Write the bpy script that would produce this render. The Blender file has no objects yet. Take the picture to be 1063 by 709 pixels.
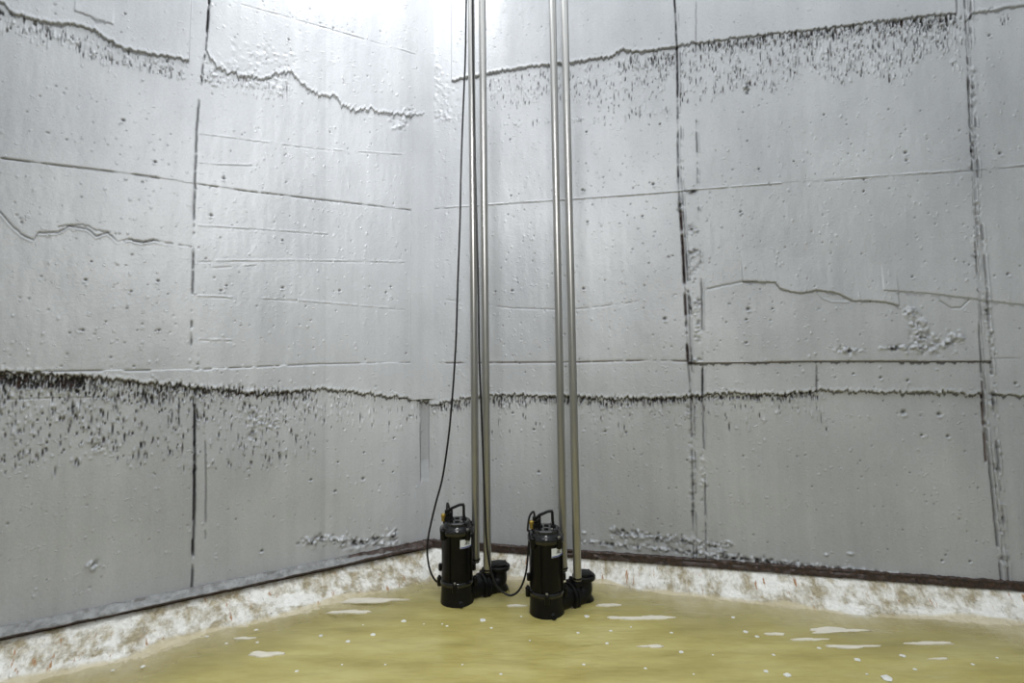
import bpy, bmesh, math, random
import numpy as np
from mathutils import Vector, Matrix

random.seed(7)
rng = np.random.RandomState(11)
SC = bpy.context.scene
COL = SC.collection

# ---------------------------------------------------------------- camera
F, CX, CY = 580.0, 531.5, 310.0          # focal length and principal point in px of the 1063x709 frame
PITCH, ROLL, EYE = math.atan(52.0 / 580.0), 0.012, 1.7
cam_d = bpy.data.cameras.new('camera')
cam_d.sensor_fit = 'HORIZONTAL'; cam_d.sensor_width = 36.0
cam_d.lens = 36.0 * F / 1063.0
cam_d.shift_y = -(354.5 - CY) / 1063.0
cam_d.clip_start = 0.05; cam_d.clip_end = 100
cam = bpy.data.objects.new('camera', cam_d); COL.objects.link(cam)
_r = np.array([1.0, 0, 0]); _u = np.array([0, -math.sin(PITCH), math.cos(PITCH)])
_b = -np.array([0, math.cos(PITCH), math.sin(PITCH)])
_r2 = _r * math.cos(ROLL) - _u * math.sin(ROLL)
_u2 = _u * math.cos(ROLL) + _r * math.sin(ROLL)
RM = np.stack([_r2, _u2, _b], axis=1)
M4 = Matrix(((*RM[0], 0), (*RM[1], 0), (*RM[2], EYE), (0, 0, 0, 1)))
cam.matrix_world = M4
SC.camera = cam
SC.view_settings.view_transform = 'Standard'
SC.view_settings.look = 'None'
SC.view_settings.gamma = 1.0
SC.view_settings.use_curve_mapping = False
SC.view_settings.exposure = 0.10

# ---------------------------------------------------------------- light: open tank top under a bright overcast sky
world = bpy.data.worlds.new('overcast'); SC.world = world
world.use_nodes = True
bg = world.node_tree.nodes['Background']
bg.inputs[0].default_value = (0.90, 0.95, 1.0, 1)
bg.inputs[1].default_value = 2.05


def area(name, loc, target, sx, sy, power, col=(1, 1, 1)):
    d = bpy.data.lights.new(name, 'AREA'); d.shape = 'RECTANGLE'; d.size = sx; d.size_y = sy
    d.energy = power; d.color = col
    o = bpy.data.objects.new(name, d); COL.objects.link(o)
    o.location = loc
    o.rotation_euler = (Vector(target) - Vector(loc)).to_track_quat('-Z', 'Y').to_euler()
    return o


area('hatch_light', (-0.85, 3.45, 5.7), (-1.15, 4.0, 3.6), 0.6, 0.4, 42, (0.97, 0.98, 1.0))
area('work_lamp', (0.2, -0.8, 3.4), (-1.2, 3.9, 1.2), 0.7, 0.4, 66, (1.0, 0.98, 0.95))  # added fill light behind the camera, no lamp of the tank
fl_ = area('flood_lamp', (-0.7, -0.3, 4.3), (-0.85, 4.1, 2.9), 0.7, 0.5, 11, (0.97, 0.98, 1.0)); fl_.data.spread = math.radians(52)  # extra light put in to brighten the corner, no real fitting

# ---------------------------------------------------------------- picture measurements -> places in the tank


def ray(u, v):
    d = np.array([(u - CX) / F, -(v - CY) / F, -1.0])
    return RM @ d


def PZ(u, v, z=0.0):
    d = ray(u, v); t = (z - EYE) / d[2]
    return np.array([0, 0, EYE]) + t * d


def PY(u, v, y):
    d = ray(u, v); t = y / d[1]
    return np.array([0, 0, EYE]) + t * d


FOOT = 0.14                                  # height of the wall foot over the water
C0 = PZ(446, 566, FOOT); C0[2] = 0
dL = np.array([-0.847, -0.531, 0.0]); dL /= np.linalg.norm(dL)
dR = np.array([0.973, -0.232, 0.0]); dR /= np.linalg.norm(dR)
nL = np.array([-dL[1], dL[0], 0.0]); nR = np.array([dR[1], -dR[0], 0.0])
if np.dot(nL, -C0) < 0: nL = -nL
if np.dot(nR, -C0) < 0: nR = -nR


def on_wall(side, u, v):
    """picture point -> (s, z) in the plane of a wall"""
    d, n = (dL, nL) if side == 'L' else (dR, nR)
    o = np.array([0, 0, EYE]); r = ray(u, v)
    t = np.dot(C0 - o, n) / np.dot(r, n)
    p = o + t * r
    return float(np.dot(p - C0, d)), float(p[2])


# ---------------------------------------------------------------- helpers


def link(name, me, mat=None, parent=None):
    o = bpy.data.objects.new(name, me); COL.objects.link(o)
    if mat is not None: me.materials.append(mat)
    if parent is not None: o.parent = parent
    return o


def tag(o, label=None, cat=None, group=None, kind=None):
    if label: o['label'] = label
    if cat: o['category'] = cat
    if group: o['group'] = group
    if kind: o['kind'] = kind
    return o


def empty(name, loc, rz=0.0):
    o = bpy.data.objects.new(name, None); COL.objects.link(o)
    o.location = loc; o.rotation_euler = (0, 0, rz); o.empty_display_size = 0.1
    return o


def np_mesh(name, verts, quads, smooth=True, attrs=None, uv=None):
    me = bpy.data.meshes.new(name)
    nv, nf = len(verts), len(quads)
    me.vertices.add(nv); me.vertices.foreach_set('co', np.asarray(verts, dtype=np.float32).ravel())
    me.loops.add(nf * 4); me.loops.foreach_set('vertex_index', np.asarray(quads, dtype=np.int32).ravel())
    me.polygons.add(nf)
    me.polygons.foreach_set('loop_start', np.arange(0, nf * 4, 4, dtype=np.int32))
    me.polygons.foreach_set('loop_total', np.full(nf, 4, dtype=np.int32))
    me.polygons.foreach_set('use_smooth', np.full(nf, smooth, dtype=bool))
    for k, a in (attrs or {}).items():
        at = me.attributes.new(k, 'FLOAT', 'POINT'); at.data.foreach_set('value', np.asarray(a, dtype=np.float32))
    if uv is not None:
        l = me.uv_layers.new(name='uv')
        l.data.foreach_set('uv', np.asarray(uv, dtype=np.float32)[np.asarray(quads).ravel()].ravel())
    me.update(calc_edges=True)
    return me


class MB:
    """collects shapes of one part"""

    def __init__(s): s.bm = bmesh.new()

    def lathe(s, prof, seg=40, origin=(0, 0, 0), axis=(0, 0, 1), cap=True):
        q = Vector((0, 0, 1)).rotation_difference(Vector(axis)).to_matrix()
        rings = []
        for r, z in prof:
            rings.append([s.bm.verts.new(q @ Vector((r * math.cos(2 * math.pi * i / seg), r * math.sin(2 * math.pi * i / seg), z)) + Vector(origin)) for i in range(seg)])
        for a, b in zip(rings, rings[1:]):
            for i in range(seg):
                s.bm.faces.new((a[i], a[(i + 1) % seg], b[(i + 1) % seg], b[i]))
        if cap:
            s.bm.faces.new(list(reversed(rings[0]))); s.bm.faces.new(rings[-1])
        return s

    def box(s, c, size, rot=None, bev=0.0):
        vs = []
        r = rot if rot is not None else Matrix.Identity(3)
        m = Matrix.Translation(Vector(c)) @ r.to_4x4() @ Matrix.Diagonal((*size, 1))
        g = bmesh.ops.create_cube(s.bm, size=1.0, matrix=m)
        if bev > 0:
            ed = list({e for v in g['verts'] for e in v.link_edges})
            bmesh.ops.bevel(s.bm, geom=ed, offset=bev, segments=2, affect='EDGES', profile=0.6)
        return s

    def tube(s, pts, rad, seg=12, smooth=6, cap=True, flat=1.0):
        pts = [Vector(p) for p in pts]
        rads = rad if isinstance(rad, (list, tuple)) else [rad] * len(pts)
        if smooth > 1 and len(pts) > 2:
            P = [pts[0] * 2 - pts[1]] + pts + [pts[-1] * 2 - pts[-2]]
            out, ro = [], []
            for i in range(1, len(P) - 2):
                for k in range(smooth):
                    t = k / smooth
                    a, b, c, d = P[i - 1], P[i], P[i + 1], P[i + 2]
                    out.append(0.5 * ((2 * b) + (c - a) * t + (2 * a - 5 * b + 4 * c - d) * t * t + (3 * b - a - 3 * c + d) * t ** 3))
                    ro.append(rads[i - 1] * (1 - t) + rads[i] * t)
            out.append(pts[-1]); ro.append(rads[-1])
            pts, rads = out, ro
        up = Vector((0, 0, 1)); t0 = (pts[1] - pts[0]).normalized()
        if abs(t0.dot(up)) > 0.9: up = Vector((0, 1, 0))
        x = t0.cross(up).normalized(); rings = []
        for i, p in enumerate(pts):
            t = (pts[min(i + 1, len(pts) - 1)] - pts[max(i - 1, 0)]).normalized()
            x = (x - t * x.dot(t)).normalized(); y = t.cross(x)
            rings.append([s.bm.verts.new(p + rads[i] * (x * math.cos(2 * math.pi * k / seg) + flat * y * math.sin(2 * math.pi * k / seg))) for k in range(seg)])
        for a, b in zip(rings, rings[1:]):
            for i in range(seg):
                s.bm.faces.new((a[i], a[(i + 1) % seg], b[(i + 1) % seg], b[i]))
        if cap:
            s.bm.faces.new(list(reversed(rings[0]))); s.bm.faces.new(rings[-1])
        return s

    def hexa(s, c, r, h, axis=(0, 0, 1)):
        return s.lathe([(r, 0), (r, h * .8), (r * .8, h)], 6, c, axis)

    def build(s, name, mat, parent=None, smooth=True, ang=35):
        bmesh.ops.recalc_face_normals(s.bm, faces=s.bm.faces)
        me = bpy.data.meshes.new(name); s.bm.to_mesh(me); s.bm.free()
        if smooth:
            me.polygons.foreach_set('use_smooth', [True] * len(me.polygons))
            me.set_sharp_from_angle(angle=math.radians(ang))
        return link(name, me, mat, parent)


# ---------------------------------------------------------------- materials


def new_mat(name):
    m = bpy.data.materials.new(name); m.use_nodes = True
    nt = m.node_tree
    return m, nt, nt.nodes['Principled BSDF']


def N(nt, t, **kw):
    n = nt.nodes.new(t)
    for k, v in kw.items():
        if isinstance(k, str) and hasattr(n, k): setattr(n, k, v)
    return n


def noise(nt, vec, scale, detail=4, rough=0.55):
    n = N(nt, 'ShaderNodeTexNoise'); n.inputs['Scale'].default_value = scale
    n.inputs['Detail'].default_value = detail; n.inputs['Roughness'].default_value = rough
    if vec is not None: nt.links.new(vec, n.inputs['Vector'])
    return n.outputs['Fac']


def ramp(nt, fac, stops):
    r = N(nt, 'ShaderNodeValToRGB')
    el = r.color_ramp.elements
    while len(el) < len(stops): el.new(0.5)
    for e, (p, c) in zip(el, stops):
        e.position = p; e.color = c if isinstance(c, tuple) else (c, c, c, 1)
    nt.links.new(fac, r.inputs[0])
    return r.outputs[0]


def mix(nt, fac, a, b, mode='MIX'):
    m = N(nt, 'ShaderNodeMix', data_type='RGBA', blend_type=mode)
    for sock, v in ((m.inputs[0], fac), (m.inputs[6], a), (m.inputs[7], b)):
        if isinstance(v, (int, float)): sock.default_value = v
        elif isinstance(v, tuple): sock.default_value = v
        else: nt.links.new(v, sock)
    return m.outputs[2]


def mapping(nt, vec, scale):
    m = N(nt, 'ShaderNodeMapping'); m.inputs['Scale'].default_value = scale
    nt.links.new(vec, m.inputs['Vector'])
    return m.outputs[0]


def bump(nt, h, strength, dist, normal=None):
    b = N(nt, 'ShaderNodeBump'); b.inputs['Strength'].default_value = strength; b.inputs['Distance'].default_value = dist
    nt.links.new(h, b.inputs['Height'])
    if normal is not None: nt.links.new(normal, b.inputs['Normal'])
    return b.outputs[0]


def wall_material():
    m, nt, p = new_mat('silver_coated_concrete')
    geo = N(nt, 'ShaderNodeTexCoord').outputs['Object']
    big = noise(nt, mapping(nt, geo, (0.9, 0.9, 0.6)), 1.6, 5)
    streak = noise(nt, mapping(nt, geo, (9, 9, 0.35)), 1.5, 5, .6)
    fine = noise(nt, geo, 90, 3)
    c = ramp(nt, big, [(.32, (.360, .370, .390, 1)), (.68, (.460, .470, .488, 1))])
    s = ramp(nt, streak, [(.38, .95), (.62, 1.0)])
    c = mix(nt, 1.0, c, s, 'MULTIPLY')
    f = ramp(nt, fine, [(.3, .93), (.7, 1.04)])
    c = mix(nt, 1.0, c, f, 'MULTIPLY')
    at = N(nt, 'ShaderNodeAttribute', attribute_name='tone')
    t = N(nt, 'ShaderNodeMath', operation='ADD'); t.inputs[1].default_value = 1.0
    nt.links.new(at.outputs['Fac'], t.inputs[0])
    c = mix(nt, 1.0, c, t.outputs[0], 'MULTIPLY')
    ad = N(nt, 'ShaderNodeAttribute', attribute_name='dirt')  # grime in holes and joints, plus painted shade below ledges and in the notch
    c = mix(nt, ad.outputs['Fac'], c, (.030, .030, .031, 1))
    ar = N(nt, 'ShaderNodeAttribute', attribute_name='rust')
    c = mix(nt, ar.outputs['Fac'], c, (.10, .035, .015, 1))
    nt.links.new(c, p.inputs['Base Color'])
    p.inputs['Metallic'].default_value = 0.15
    rr = ramp(nt, streak, [(.35, .42), (.65, .50)])
    nt.links.new(rr, p.inputs['Roughness'])
    h1 = noise(nt, geo, 45, 5, .6)
    pores = ramp(nt, noise(nt, geo, 26, 2, .5), [(.66, 0.0), (.74, 1.0)])
    b1 = bump(nt, h1, .45, .004)
    b2 = bump(nt, pores, .5, .004, b1)
    nt.links.new(b2, p.inputs['Normal'])
    return m


def simple(name, col, rough, metal=0.0, var=0.0, scale=20, bmp=0.0, bscale=60, coat=0.0):
    m, nt, p = new_mat(name)
    geo = N(nt, 'ShaderNodeTexCoord').outputs['Object']
    n = noise(nt, geo, scale, 4)
    lo = tuple(x * (1 - var) for x in col) + (1,); hi = tuple(min(1, x * (1 + var)) for x in col) + (1,)
    nt.links.new(ramp(nt, n, [(.3, lo), (.7, hi)]), p.inputs['Base Color'])
    p.inputs['Roughness'].default_value = rough; p.inputs['Metallic'].default_value = metal
    p.inputs['Coat Weight'].default_value = coat
    if col[0] < .02: p.inputs['Specular IOR Level'].default_value = .18 if rough > .2 else .5
    if bmp > 0:
        nt.links.new(bump(nt, noise(nt, geo, bscale, 4), bmp, .003), p.inputs['Normal'])
    return m


M_WALL = wall_material()
M_PLAIN = simple('plain_grey_concrete', (.40, .415, .42), .55, 0.05, .12, 1.5, .4, 30)
M_BLACK = simple('black_pump_enamel', (.003, .003, .0035), .30, 0.0, .3, 30, .15, 90, .0)
M_GLOSS = simple('glossy_black_enamel', (.006, .006, .0065), .16, 0.0, .2, 30, 0, 90, .25)
M_BLACK2 = simple('black_cast_iron', (.006, .006, .006), .38, 0.0, .4, 30, .5, 70, .0)
M_CABLE = simple('black_rubber_cable', (.012, .012, .013), .35, 0, .2)
M_BOLT = simple('dull_steel_bolt', (.35, .34, .33), .35, .9, .2)
M_BRASS = simple('yellowed_brass_gland', (.35, .25, .06), .4, .8, .3)
M_PLATE = simple('white_name_plate', (.62, .64, .64), .4, 0, .05)
M_INK = simple('dark_grey_print', (.06, .06, .07), .5)
M_BLUE = simple('dark_blue_print', (.06, .09, .28), .5)
M_FOAM = simple('off_white_foam', (.66, .66, .62), .5, 0, .08, 60)
M_FILM = simple('pinkish_white_scum_film', (.68, .64, .54), .35, 0, .1, 12)


def rail_material():
    m, nt, p = new_mat('stainless_guide_pipe')
    geo = N(nt, 'ShaderNodeTexCoord').outputs['Object']
    s = noise(nt, mapping(nt, geo, (30, 30, 1.2)), 2.0, 4)
    nt.links.new(ramp(nt, s, [(.3, (.27, .265, .25, 1)), (.7, (.38, .375, .36, 1))]), p.inputs['Base Color'])
    p.inputs['Metallic'].default_value = .85; p.inputs['Roughness'].default_value = .34
    nt.links.new(bump(nt, noise(nt, geo, 40, 4), .12, .002), p.inputs['Normal'])
    return m


M_RAIL = rail_material()


def bench_material():
    m, nt, p = new_mat('stained_white_benching')
    uv = N(nt, 'ShaderNodeUVMap').outputs[0]
    geo = N(nt, 'ShaderNodeTexCoord').outputs['Object']
    patch = noise(nt, mapping(nt, uv, (1, 1.3, 1)), 2.6, 6, .62)
    st = noise(nt, mapping(nt, uv, (4, 2.6, 1)), 2.4, 6, .7)
    fl = noise(nt, geo, 38, 5, .7)
    c = ramp(nt, fl, [(.35, (.70, .69, .64, 1)), (.7, (.90, .89, .85, 1))])
    beige = ramp(nt, fl, [(.35, (.24, .20, .12, 1)), (.65, (.46, .40, .27, 1))])
    f1 = ramp(nt, patch, [(.43, 0.0), (.50, 1.0)])
    f1b = ramp(nt, st, [(.42, 0.1), (.58, 1.0)])
    c = mix(nt, mix(nt, 1.0, f1, f1b, 'MULTIPLY'), c, beige)
    f2 = ramp(nt, noise(nt, mapping(nt, uv, (7, 1.8, 1)), 3.3, 6, .65), [(.61, 0.0), (.66, 1.0)])
    c = mix(nt, f2, c, (.36, .19, .08, 1))
    f3 = ramp(nt, noise(nt, mapping(nt, uv, (14, 5, 1)), 2.5, 5, .7), [(.63, 0.0), (.68, .8)])
    c = mix(nt, f3, c, (.20, .19, .14, 1))
    wet = N(nt, 'ShaderNodeAttribute', attribute_name='wet').outputs['Fac']
    c = mix(nt, wet, c, (.56, .49, .32, 1))
    nt.links.new(c, p.inputs['Base Color'])
    p.inputs['Roughness'].default_value = .38
    b = bump(nt, fl, .7, .012)
    nt.links.new(bump(nt, f1, .6, .006, b), p.inputs['Normal'])
    return m


def steel_material():
    m, nt, p = new_mat('rusty_painted_steel_lip')
    geo = N(nt, 'ShaderNodeTexCoord').outputs['Object']
    r = N(nt, 'ShaderNodeAttribute', attribute_name='rust').outputs['Fac']
    n = noise(nt, geo, 22, 6, .7)
    a = N(nt, 'ShaderNodeMath', operation='MULTIPLY_ADD'); nt.links.new(n, a.inputs[0]); a.inputs[1].default_value = 1.6
    nt.links.new(r, a.inputs[2])
    f = ramp(nt, a.outputs[0], [(.55, 0.0), (.62, 1.0)])
    a.inputs[1].default_value = .55
    grey = ramp(nt, n, [(.3, (.12, .12, .12, 1)), (.7, (.30, .305, .305, 1))])
    rust = ramp(nt, noise(nt, geo, 60, 5, .7), [(.35, (.016, .013, .012, 1)), (.60, (.060, .036, .026, 1)), (.72, (.15, .062, .03, 1))])
    nt.links.new(mix(nt, f, grey, rust), p.inputs['Base Color'])
    p.inputs['Roughness'].default_value = .45; p.inputs['Metallic'].default_value = .1
    nt.links.new(bump(nt, n, .6, .006), p.inputs['Normal'])
    return m


def water_material():
    m, nt, p = new_mat('murky_yellow_green_water')
    geo = N(nt, 'ShaderNodeTexCoord').outputs['Object']
    n = noise(nt, mapping(nt, geo, (.6, 1.8, 1)), 2.2, 6, .65)
    nt.links.new(ramp(nt, n, [(.32, (.33, .28, .085, 1)), (.5, (.41, .355, .125, 1)), (.68, (.48, .43, .18, 1))]), p.inputs['Base Color'])
    p.inputs['Roughness'].default_value = .07
    p.inputs['IOR'].default_value = 1.33
    dp = N(nt, 'ShaderNodeAttribute', attribute_name='depth').outputs['Fac']
    nt.links.new(ramp(nt, dp, [(0.0, .22), (.30, .62), (.75, .97)]), p.inputs['Alpha'])
    w1 = noise(nt, mapping(nt, geo, (.8, 2.6, 1)), 3.0, 3, .5)
    w2 = noise(nt, mapping(nt, geo, (1.0, 2.2, 1)), 12.0, 3, .5)
    b = bump(nt, w1, .5, .035)
    nt.links.new(bump(nt, w2, .35, .006, b), p.inputs['Normal'])
    return m


M_BENCH = bench_material(); M_STEEL = steel_material(); M_WATER = water_material()
M_FLOOR = simple('sludge_covered_floor', (.12, .11, .05), .8, 0, .3, 5, .6, 12)

# ---------------------------------------------------------------- tank shell behind the coated panels
H_TOP = 6.0
LS_END, RS_END = 3.6, 4.5
PL = C0 + dL * LS_END; PR = C0 + dR * RS_END
TANK = [C0, PR, np.array([PR[0] + .55, 0.2, 0]), np.array([2.6, -2.4, 0]), np.array([-1.6, -2.6, 0]), np.array([PL[0] - .25, -0.4, 0]), PL]


def prism_wall(name, a, b, n, mat, t=0.25, off=0.0, z0=-.4, z1=H_TOP):
    a = Vector(a); b = Vector(b); n = Vector(n)
    q = [a + n * off, b + n * off, b + n * (off - t), a + n * (off - t)]
    mb = MB(); lo = [mb.bm.verts.new((p.x, p.y, z0)) for p in q]; hi = [mb.bm.verts.new((p.x, p.y, z1)) for p in q]
    mb.bm.faces.new(lo); mb.bm.faces.new(hi)
    for i in range(4): mb.bm.faces.new((lo[i], lo[(i + 1) % 4], hi[(i + 1) % 4], hi[i]))
    o = mb.build(name, mat, smooth=False)
    return o


def inward(a, b):
    d = (b - a) / np.linalg.norm(b - a); n = np.array([-d[1], d[0], 0])
    c = np.array([0, 1.0, 0])
    return n if np.dot(c - a, n) > 0 else -n


wall_left = tag(prism_wall('wall_left', C0, PL, nL, M_PLAIN, off=-.045), 'silver-grey coated concrete wall left of the corner', kind='structure')
wall_right = tag(prism_wall('wall_right', C0, PR, nR, M_PLAIN, off=-.045), 'silver-grey coated concrete wall right of the corner', kind='structure')
for nm, i, j in (('wall_right_side', 1, 2), ('wall_right_rear', 2, 3), ('wall_back', 3, 4), ('wall_left_rear', 4, 5), ('wall_left_side', 5, 6)):
    a, b = TANK[i], TANK[j]
    tag(prism_wall(nm, a, b, inward(a, b), M_PLAIN), kind='structure')

fl = MB(); vs = [fl.bm.verts.new((p[0], p[1], -.40)) for p in TANK]
f = fl.bm.faces.new(vs); g = bmesh.ops.extrude_face_region(fl.bm, geom=[f])
for v in [x for x in g['geom'] if isinstance(x, bmesh.types.BMVert)]: v.co.z = -.6
tag(fl.build('floor', M_FLOOR, smooth=False), 'sludge-coloured tank bottom under the murky water', kind='structure')

# ---------------------------------------------------------------- wall relief


def smooth_noise(shape, cells, seed):
    r = np.random.RandomState(seed)
    gy, gx = max(2, int(cells[0])) + 3, max(2, int(cells[1])) + 3
    g = r.rand(gy, gx) * 2 - 1
    y = np.linspace(0, gy - 3, shape[0]) + .5; x = np.linspace(0, gx - 3, shape[1]) + .5
    yi = np.clip(y.astype(int), 0, gy - 2); xi = np.clip(x.astype(int), 0, gx - 2)
    fy = y - yi; fx = x - xi; fy = fy * fy * (3 - 2 * fy); fx = fx * fx * (3 - 2 * fx)
    a = g[yi][:, xi]; b = g[yi][:, xi + 1]; c = g[yi + 1][:, xi]; d = g[yi + 1][:, xi + 1]
    FX = fx[None, :]; FY = fy[:, None]
    return (a * (1 - FX) + b * FX) * (1 - FY) + (c * (1 - FX) + d * FX) * FY


def n1(x, freq, seed):
    r = np.random.RandomState(seed); g = r.rand(4096) * 2 - 1
    t = np.asarray(x) * freq + 50; i = np.floor(t).astype(int) % 4000; f = t - np.floor(t); f = f * f * (3 - 2 * f)
    return g[i] * (1 - f) + g[i + 1] * f


class Relief:
    def __init__(s, side, s_dense, s_end, z0, z_dense, z_end, step):
        s.side = side; s.sd = s_dense - .03
        s.S = np.concatenate([np.arange(0, s_dense, step * .72), np.arange(s_dense, s_end + .01, .1)])
        s.Z = np.concatenate([np.arange(z0, z_dense, step), np.arange(z_dense, z_end + .01, .1)])
        s.sh = (len(s.Z), len(s.S))
        s.SS, s.ZZ = np.meshgrid(s.S, s.Z)
        s.H = np.zeros(s.sh); s.D = np.zeros(s.sh); s.T = np.zeros(s.sh); s.R = np.zeros(s.sh)
        s.noise_i = 0

    def pts(s, px):
        return np.array([on_wall(s.side, u, v) for u, v in px])

    def hline(s, px, jag=0.0, fine=0.0, seed=1):
        """z as a function of s along a roughly level line"""
        p = s.pts(px); p = p[np.argsort(p[:, 0])]
        z = np.interp(s.S, p[:, 0], p[:, 1])
        z = z + jag * (n1(s.S, 14, seed) + .6 * n1(s.S, 37, seed + 1)) + fine * (n1(s.S, 75, seed + 2) + .8 * n1(s.S, 150, seed + 3) + .9 * np.clip(n1(s.S, 60, seed + 4) - .35, 0, 1) * 2)
        return z, p[0, 0], p[-1, 0]

    def vline(s, px, jag=0.0, seed=1):
        p = s.pts(px); p = p[np.argsort(p[:, 1])]
        x = np.interp(s.Z, p[:, 1], p[:, 0]) + jag * (n1(s.Z, 20, seed) + .6 * n1(s.Z, 60, seed + 1))
        return x, p[0, 1], p[-1, 1]

    def step_up(s, line, h, left=None, right=None, lip=0.0, w=.004, dirt=0.0, fade=.008, rust=0.0, keep=None):
        """everything above the line stands h proud, fading back over a height keep"""
        z, a, b = line
        m = np.clip(np.minimum((s.S - a) / fade, (b - s.S) / fade) + .5, 0, 1)[None, :]
        q = (s.ZZ - z[None, :])
        if right is not None: m = m * (s.SS < right[0][:, None])
        if left is not None: m = m * (s.SS > left[0][:, None])
        up = np.clip(q / w, 0, 1)
        if keep: up = up * np.clip(1 - (q - w) / keep, 0, 1)
        s.H += m * h * up
        if lip: s.H += m * lip * np.exp(-((q - .012) / .012) ** 2)
        if dirt:
            bw = (.006 + .016 * np.clip(n1(s.S, 33, 901) + .5 * n1(s.S, 90, 902) + .25, 0, 1.2))[None, :]
            s.D += m * dirt * np.clip(1 - np.abs(q + bw * .5 - .001) / (bw * .5 + .003), 0, 1) ** .6  # shade below the ledge painted in as a ragged dark band
        if rust: s.R += m * rust * np.clip(1 - np.abs(q + .002) / .008, 0, 1)

    def groove_h(s, line, w, d, dirt=0.0, lip=0.0, gap=0.0, seed=3, rust=0.0):
        z, a, b = line
        m = ((s.S >= a) & (s.S <= b)).astype(float)
        if gap: m = m * np.clip(.5 + gap + 1.6 * n1(s.S, 9, seed) + .8 * n1(s.S, 40, seed + 5), 0, 1)
        q = s.ZZ - z[None, :]; k = np.exp(-(q / w) ** 2) * m[None, :]
        s.H -= d * k; s.D += dirt * k; s.R += rust * k
        if lip: s.H += lip * np.exp(-((q + w * 2) / w) ** 2) * m[None, :]

    def groove_v(s, line, w, d, dirt=0.0, gap=0.0, lip=0.0, seed=3, rust=0.0):
        x, a, b = line
        m = ((s.Z >= a) & (s.Z <= b)).astype(float)
        if gap: m = m * np.clip(.5 + gap + 1.6 * n1(s.Z, 9, seed) + .8 * n1(s.Z, 40, seed + 5), 0, 1)
        q = s.SS - x[:, None]; k = np.exp(-(q / w) ** 2) * m[:, None]
        s.H -= d * k; s.D += dirt * k; s.R += rust * k
        if lip: s.H += lip * np.exp(-((q - w * 2) / w) ** 2) * m[:, None]

    def stamp(s, x, z, rs, rz, h, dirt=0.0, rust=0.0, sharp=2):
        i0, i1 = np.searchsorted(s.S, [x - 2.5 * rs, x + 2.5 * rs]); j0, j1 = np.searchsorted(s.Z, [z - 2.5 * rz, z + 2.5 * rz])
        if i1 <= i0 or j1 <= j0: return
        q = ((s.S[i0:i1] - x) / rs)[None, :] ** 2 + ((s.Z[j0:j1] - z) / rz)[:, None] ** 2
        if s.S[i1 - 1] > s.sd: return
        k = np.exp(-q ** (sharp / 2))
        s.H[j0:j1, i0:i1] += h * k
        if dirt: s.D[j0:j1, i0:i1] += dirt * k
        if rust: s.R[j0:j1, i0:i1] += rust * k

    def drips(s, px_top, depth_px, n, seed, hole=.55, hscale=1.0, pw=1.6):
        """drip-shaped knobs and open holes hanging below a pour line, thinning out downwards"""
        r = np.random.RandomState(seed)
        us = [p[0] for p in px_top]; vs_ = [p[1] for p in px_top]
        for _ in range(n):
            u = r.uniform(min(us), max(us))
            v = np.interp(u, us, vs_) + (r.rand() ** pw) * depth_px * (.6 + .4 * n1([u], .03, seed)[0] + .2)
            x, z = on_wall(s.side, u, v)
            L = r.uniform(.005, .020) * (1 + .8 * (r.rand() < .15)); w = r.uniform(.0024, .0052)
            if r.rand() < hole:
                s.stamp(x, z, w, L, -.012 * hscale, dirt=r.uniform(.5, 1.1), rust=.25 * (r.rand() < .15), sharp=3)
                s.stamp(x + w * 1.5, z - L * .6, w, L * .7, .006 * hscale)
            else:
                s.stamp(x, z, w, L, r.uniform(.003, .008) * hscale)
                s.stamp(x, z - L * .9, w * 1.2, w * 1.4, .006 * hscale)

    def rough(s, px_poly, amp, seed, n=60, dirt=.35):
        """lumpy honeycombed patch: knobs scattered round the points of a picture polyline (u, v, radius px)"""
        r = np.random.RandomState(seed)
        for u0, v0, ru, rv in px_poly:
            for _ in range(n):
                x, z = on_wall(s.side, u0 + r.randn() * ru * .5, v0 + r.randn() * rv * .5)
                q = r.uniform(.005, .014)
                up = r.rand() < .6
                s.stamp(x, z, q * r.uniform(.7, 1.4), q * r.uniform(.7, 1.3), amp * r.uniform(.5, 1) * (1 if up else -.9), dirt=0 if up else dirt * r.rand())

    def pits(s, px, sc=1.0):
        for u, v, k in px:
            x, z = on_wall(s.side, u, v)
            s.stamp(x, z, .007 * k, .007 * k, -.012 * sc, dirt=.9)
            s.stamp(x + .004, z - .012 * k, .008 * k, .005 * k, .006)

    def scatter(s, n, seed, zmin=.3, zmax=4.4):
        r = np.random.RandomState(seed)
        smax = s.S[-1]
        for _ in range(n):
            x = r.uniform(0, smax); z = r.uniform(zmin, zmax); k = r.uniform(.003, .0065)
            if r.rand() < .5: s.stamp(x, z, k, k, -.006, dirt=r.uniform(.2, .8))
            else: s.stamp(x, z, k, k * r.uniform(.8, 1.6), r.uniform(.003, .007))
        # nail heads left by the shutter boards, in level rows
        for z0 in np.arange(.55, 4.4, .31):
            zr = z0 + r.uniform(-.05, .05); ph = r.rand()
            for x in np.arange(ph * .12, smax, .125):
                if r.rand() < .55:
                    s.stamp(x + r.uniform(-.008, .008), zr + r.uniform(-.008, .008), .0045, .0045, r.choice((-.004, .0055)), dirt=.15)

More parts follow.
